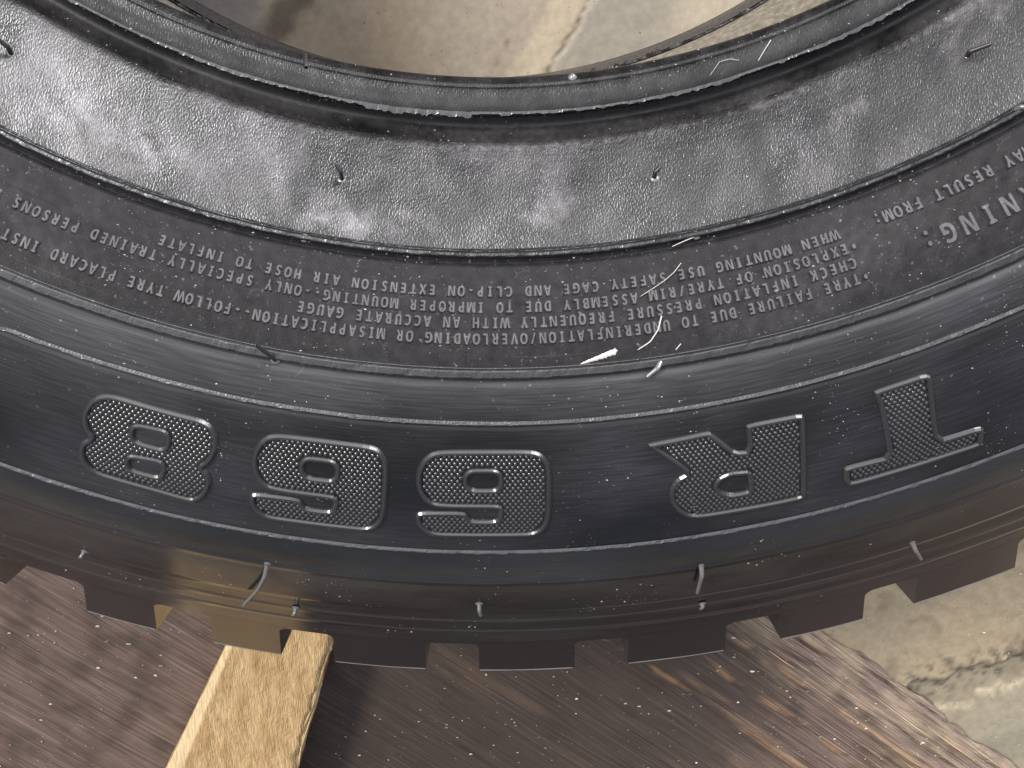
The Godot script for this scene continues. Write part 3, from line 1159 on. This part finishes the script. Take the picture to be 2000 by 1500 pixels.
func build_inside() -> void:
	# the lining from the upper bead round to the lower one, and the lower sidewall on the ground
	var up := MAXY - BASEY
	var nu := 420
	var sect := [[0.2732, up - 0.0622], [0.2742, up - 0.070], [0.280, up - 0.080], [0.300, up - 0.092], [0.345, up - 0.092], [0.40, up - 0.080], [0.455, up - 0.086], [0.488, up - 0.115], [0.494, up - 0.151], [0.488, up - 0.187], [0.455, up - 0.216], [0.40, up - 0.222], [0.345, up - 0.214], [0.305, up - 0.214], [0.290, up - 0.222], [0.2845, up - 0.232]]
	var v := PackedVector3Array()
	var c := PackedColorArray()
	var uv := PackedVector2Array()
	for j in sect.size():
		for i in nu:
			var th := -PI + TAU * i / (nu - 1.0)
			var r: float = sect[j][0]
			var y: float = sect[j][1]
			var off := -0.0135 * sm(up - 0.16, up - 0.21, y)
			v.append(Vector3(sin(th) * r + off, y, cos(th) * r))
			var k := 0.85 + 0.12 * n_low.get_noise_2d(th * 2.0, j * 0.05)
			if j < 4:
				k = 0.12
			c.append(Color(0.60 * k, 0.575 * k, 0.52 * k))
			uv.append(Vector2(th * 2.0, j * 0.22))
	put("inner_liner", sheet(v, nu, sect.size(), uv, c, true), M.liner, tyre)
	# lower bead and sidewall, as above but below
	var low := PackedVector3Array()
	var lc := PackedColorArray()
	var lu := PackedVector2Array()
	var ss := [0.0, 0.006, 0.013, 0.020, 0.028, 0.045, 0.07, 0.10, 0.12, 0.14, 0.17, 0.20, 0.235, 0.2862]
	nu = 420
	for j in ss.size():
		for i in nu:
			var th := -PI + TAU * i / (nu - 1.0)
			var p := sp(th, ss[j], 0.0)
			p.y = maxf(up - (p.y) - 0.0, 0.0) if j > 0 else up - p.y
			var wide := 0.0115 * sm(0.02, 0.0, ss[j])
			p.x += sin(th) * wide - 0.0135 * sm(0.12, 0.03, ss[j])
			p.z += cos(th) * wide
			p.y = up - (sp(th, ss[j], 0.0).y)
			low.append(p)
			lc.append(Color(0.45, 0.44, 0.43))
			lu.append(Vector2(th * 0.4, ss[j]) / TILE)
	put("lower_sidewall", sheet(low, nu, ss.size(), lu, lc, true), M.bead, tyre)
	# crumbs of torn rubber round the lower bead
	var fv := PackedVector3Array()
	var fi := PackedInt32Array()
	var nf := 700
	var nn := noise(95, 160.0, 3)
	for i in nf:
		var th := -0.9 + 1.8 * i / (nf - 1.0)
		var o := Vector3(sin(th), 0, cos(th))
		var p := o * 0.2850 + Vector3(-0.0135, up - 0.2300, 0)
		var l := 0.0008 + 0.0026 * maxf(0.0, nn.get_noise_2d(th * 0.285, 0.0))
		fv.append(p + Vector3(0, 0.0006, 0))
		fv.append(p - o * l + Vector3(0, 0.0004 + 0.001 * nn.get_noise_2d(th * 0.3, 5.0), 0))
		fv.append(p - Vector3(0, 0.001, 0))
		if i > 0:
			var a := (i - 1) * 3
			fi.append_array([a, a + 1, a + 3, a + 1, a + 4, a + 3, a + 1, a + 2, a + 4, a + 2, a + 5, a + 4])
	put("moulding_flash", arrays_mesh(fv, fi), M.rubber, tyre)


func tube(pts: Array, r0: float, r1: float) -> ArrayMesh:
	# a thin tapering rod along points given in tyre space
	var cv := Curve3D.new()
	for i in pts.size():
		var a: Vector3 = pts[maxi(i - 1, 0)]
		var b: Vector3 = pts[mini(i + 1, pts.size() - 1)]
		var h := (b - a) / 6.0
		cv.add_point(pts[i], -h, h)
	var len := cv.get_baked_length()
	var rows := 14
	var sides := 8
	var v := PackedVector3Array()
	var nor := PackedVector3Array()
	var idx := PackedInt32Array()
	for j in rows:
		var t := j / (rows - 1.0)
		var p := cv.sample_baked(len * t)
		var q := cv.sample_baked(minf(len * t + 0.0004, len)) - cv.sample_baked(maxf(len * t - 0.0004, 0.0))
		var d := q.normalized()
		var s := d.cross(Vector3(0.3, 0.8, 0.5)).normalized()
		var u := s.cross(d)
		var r := lerpf(r0, r1, pow(t, 0.6))
		if j == rows - 1:
			r *= 0.3
		for k in sides:
			var a := TAU * k / sides
			var w := s * cos(a) + u * sin(a)
			v.append(p + w * r)
			nor.append(w)
	for j in rows - 1:
		for k in sides:
			var a := j * sides + k
			var b := j * sides + (k + 1) % sides
			idx.append_array([a, b, a + sides, b, b + sides, a + sides])
	return arrays_mesh(v, idx, nor)


func build_pins() -> void:
	# little vent pins left by the mould: [angle, length, height mm] from root to tip
	var pins := [
		[[-0.5478, 0.0559, 0], [-0.5500, 0.0560, 3.0], [-0.5640, 0.0566, 6.0]],
		[[-0.1788, 0.0579, 0], [-0.1800, 0.0575, 4.0], [-0.1860, 0.0562, 5.5]],
		[[0.1662, 0.0580, 0], [0.1672, 0.0577, 2.6], [0.1745, 0.0566, 3.6]],
		[[0.5212, 0.0560, 0], [0.5225, 0.0562, 2.4], [0.5430, 0.0585, 3.6]],
		[[-0.2059, 0.1251, 0], [-0.2105, 0.1236, 2.5], [-0.2210, 0.1212, 7.5]],
		[[0.1380, 0.1235, 0.4], [0.1345, 0.1252, 1.8], [0.1241, 0.1275, 1.6]],
		[[-0.3544, 0.2479, 0], [-0.3555, 0.2487, 2.0], [-0.3570, 0.2502, 1.6]],
		[[-0.2012, 0.2214, 0], [-0.2026, 0.2275, 2.4], [-0.2085, 0.2385, 3.0], [-0.2226, 0.2570, 3.2]],
		[[-0.1798, 0.2583, 0], [-0.1800, 0.2586, 2.2], [-0.1815, 0.2602, 2.4]],
		[[-0.0255, 0.2407, 0], [-0.0254, 0.2424, 2.0], [-0.0242, 0.2470, 2.2]],
		[[0.1604, 0.2210, 0], [0.1597, 0.2245, 2.6], [0.1559, 0.2395, 2.8]],
		[[0.1625, 0.2570, 0], [0.1622, 0.2578, 0.9], [0.1608, 0.2600, 0.7]],
		[[0.3383, 0.2448, 0], [0.3392, 0.2480, 2.2], [0.3454, 0.2600, 2.0]],
		[[0.5241, 0.0816, 0.6], [0.5270, 0.0822, 1.8], [0.5330, 0.0838, 2.0]],
	]
	for q in pins:
		var pts := []
		for p in q:
			pts.append(sp(p[0], p[1], p[2] * 0.001 - (0.0002 if p[2] == 0 else 0.0)))
		if not M.has("pin"):
			pin_mat()
		var inner: bool = q[0][1] < 0.13 and q[0][2] == 0
		put("rubber_pin", tube(pts, 0.0010, 0.0007), M.rubber if inner else M.pin, tyre)
		# the small raised foot it grows from
		put("pin_foot", dome(q[0][0], q[0][1], 0.0016, 0.0006), M.pin, tyre)
	for q in [[-0.2026, 0.0826], [0.0879, 0.0071], [0.1942, 0.0828]]:
		put("rubber_nub", dome(q[0], q[1], 0.0017, 0.0012), M.pin, tyre)
	# the step in the bead where two halves of the mould met
	var st := PackedVector3Array()
	for k in 9:
		var s := 0.0035 + 0.001 * k
		for w in 3:
			st.append(sp([-0.2560, -0.2525, -0.2495][w] + 0.0012 * k, s, [0.0, 0.0011, -0.0001][w]))
	put("mould_seam", sheet(st, 3, 9), M.letter, tyre)


func pin_mat() -> StandardMaterial3D:
	var m := StandardMaterial3D.new()
	m.albedo_color = Color(0.11, 0.108, 0.108).linear_to_srgb()
	m.roughness = 0.25
	m.metallic_specular = 0.7
	M.pin = m
	return m


func dome(th: float, s: float, r: float, h: float) -> ArrayMesh:
	var v := PackedVector3Array()
	var R := radius(s)
	for j in 6:
		var t := j / 5.0
		for k in 13:
			var a := TAU * k / 12.0
			v.append(sp(th + cos(a) * r * t / R, s + sin(a) * r * t, h * (1.0 - t * t) - 0.0001))
	return sheet(v, 13, 6)


# ------------------------------------------------------------------ litter

func build_litter() -> void:
	var white := StandardMaterial3D.new()
	white.albedo_color = Color(0.36, 0.35, 0.34).linear_to_srgb()
	white.roughness = 0.6
	fibre("white_fibre", white, [[0.3338, 0.0120, 0.6], [0.3225, 0.0146, 0.9], [0.3113, 0.0172, 0.5]], 0.00032, "short straight white fibre on the bead at the upper right")
	fibre("white_fibre", white, [[0.2900, 0.0150, 0.4], [0.2800, 0.0138, 0.9], [0.2676, 0.0137, 0.9], [0.2516, 0.0172, 0.4]], 0.00016, "thin curved hair on the bead left of the straight fibre")
	fibre("white_fibre", white, [[0.1452, 0.1087, 0.7], [0.1399, 0.1131, 0.9], [0.1314, 0.1165, 0.5], [0.1190, 0.1186, 0.4]], 0.00045, "curved pale thread lying across the end of the warning lines")
	fibre("white_fibre", white, [[0.1729, 0.0921, 0.6], [0.1640, 0.0950, 0.9], [0.1550, 0.0970, 1.0], [0.1420, 0.0992, 0.9], [0.1282, 0.1013, 0.7]], 0.00022, "fine wavy thread crossing the words above the curved thread")
	fibre("white_fibre", white, [[0.1942, 0.0836, 0.6], [0.1810, 0.0845, 0.6], [0.1677, 0.0856, 0.4]], 0.00030, "short pale thread hanging from the break in the upper rib")
	fibre("white_fibre", white, [[0.1585, 0.1186, 0.4], [0.1531, 0.1203, 0.4]], 0.00035, "tiny white fibre right of the pale smear above the lower rib")
	# the pale smear
	var st := PackedVector3Array()
	var nn := noise(101, 700.0, 3)
	for i in 40:
		var t := i / 39.0
		var th := lerpf(0.1012, 0.0665, t)
		var s := lerpf(0.1180, 0.1213, t)
		var w := 0.0013 * pow(1.0 - t, 0.6) * sm(0.0, 0.08, t) + 0.00015
		for k in 5:
			var q := (k - 2) / 2.0
			st.append(sp(th, s + q * w * (1.0 + 0.4 * nn.get_noise_2d(t * 0.03, q * 0.01)) * 0.75, 0.00025 + 0.0003 * (1.0 - q * q)))
	tag(put("pale_smear", sheet(st, 5, 40), white), "white tapering smear of paint just above the lower rib", "smear")
	get_node("pale_smear").position = Vector3(0, BASEY, 0)
	# dust on the rubber
	var chip := ArrayMesh.new()
	chip = arrays_mesh(PackedVector3Array([Vector3(-0.5, 0, -0.3), Vector3(0.45, 0, -0.45), Vector3(0.4, 0, 0.5), Vector3(-0.4, 0, 0.35), Vector3(0.05, 0.5, 0.0)]), PackedInt32Array([0, 1, 4, 1, 2, 4, 2, 3, 4, 3, 0, 4]))
	var dm := StandardMaterial3D.new()
	dm.albedo_color = Color.WHITE
	dm.vertex_color_use_as_albedo = true
	dm.roughness = 0.8
	var clump := noise(102, 22.0, 3)
	var xf := []
	var cols := []
	while xf.size() < 5600:
		var th := rng.randf_range(-0.62, 0.62)
		var s := rng.randf_range(0.003, 0.28)
		var x := th * radius(s)
		var want := 0.42 + 2.2 * clump.get_noise_2d(x, s)
		if s > 0.083 and s < 0.121:
			want += 0.35
		if s > 0.125:
			want -= 0.42
		if s > 0.2:
			want -= 0.35
		if rng.randf() > want:
			continue
		var size := 0.00013 + 0.00045 * pow(rng.randf(), 6.0)
		var b := Basis(Vector3.UP, rng.randf() * TAU).scaled(Vector3(size * rng.randf_range(0.7, 1.8), size * 0.6, size))
		xf.append(Transform3D(b, sp(th, s, 0.00008) + Vector3(0, BASEY, 0)))
		var k := rng.randf_range(0.07, 0.34)
		cols.append(Color(k, k * 0.97, k * 0.93))
	scatter("dust", chip, dm, xf, cols, "pale specks of dust scattered over the black rubber", "dust")
	# grit and crumbs of wood on the board and floor
	xf = []
	cols = []
	while xf.size() < 900:
		var x := rng.randf_range(-0.42, 0.44)
		var z := rng.randf_range(0.60, 0.84)
		if x > lerpf(-0.31, -0.10, (0.87 - z) / 0.37) - 0.03 and x < -0.085 - (z - 0.6) * 0.3:
			continue
		var n := -0.616 * x + 0.788 * z
		if n < 0.40 and rng.randf() < 0.6:
			continue
		var size := 0.0005 + 0.0013 * pow(rng.randf(), 5.0)
		var b := Basis(Vector3.UP, rng.randf() * TAU).scaled(Vector3(size * rng.randf_range(0.7, 2.4), size * 0.7, size))
		xf.append(Transform3D(b, Vector3(x, BASEY + 0.0008 if n > 0.40 else 0.0008, z)))
		var k := rng.randf_range(0.10, 0.50)
		cols.append(Color(k, k * 0.9, k * 0.78))
	scatter("grit", chip, dm, xf, cols, "pale grit and crumbs of wood strewn over the board", "grit")


func fibre(called: String, m: Material, path: Array, r: float, label: String) -> void:
	var pts := []
	for p in path:
		pts.append(sp(p[0], p[1], p[2] * 0.001))
	var o := put(called, tube(pts, r * 0.62, r * 0.5), m)
	o.position = Vector3(0, BASEY, 0)
	tag(o, label, "fibre", "pale fibres on the tyre")


func scatter(called: String, mesh: Mesh, m: Material, xf: Array, cols: Array, label: String, category: String) -> void:
	var mm := MultiMesh.new()
	mm.transform_format = MultiMesh.TRANSFORM_3D
	mm.use_colors = true
	mm.mesh = mesh
	mm.instance_count = xf.size()
	for i in xf.size():
		mm.set_instance_transform(i, xf[i])
		mm.set_instance_color(i, cols[i])
	var o := MultiMeshInstance3D.new()
	o.name = called
	o.multimesh = mm
	o.material_override = m
	add_child(o, true)
	tag(o, label, category, "", "stuff")
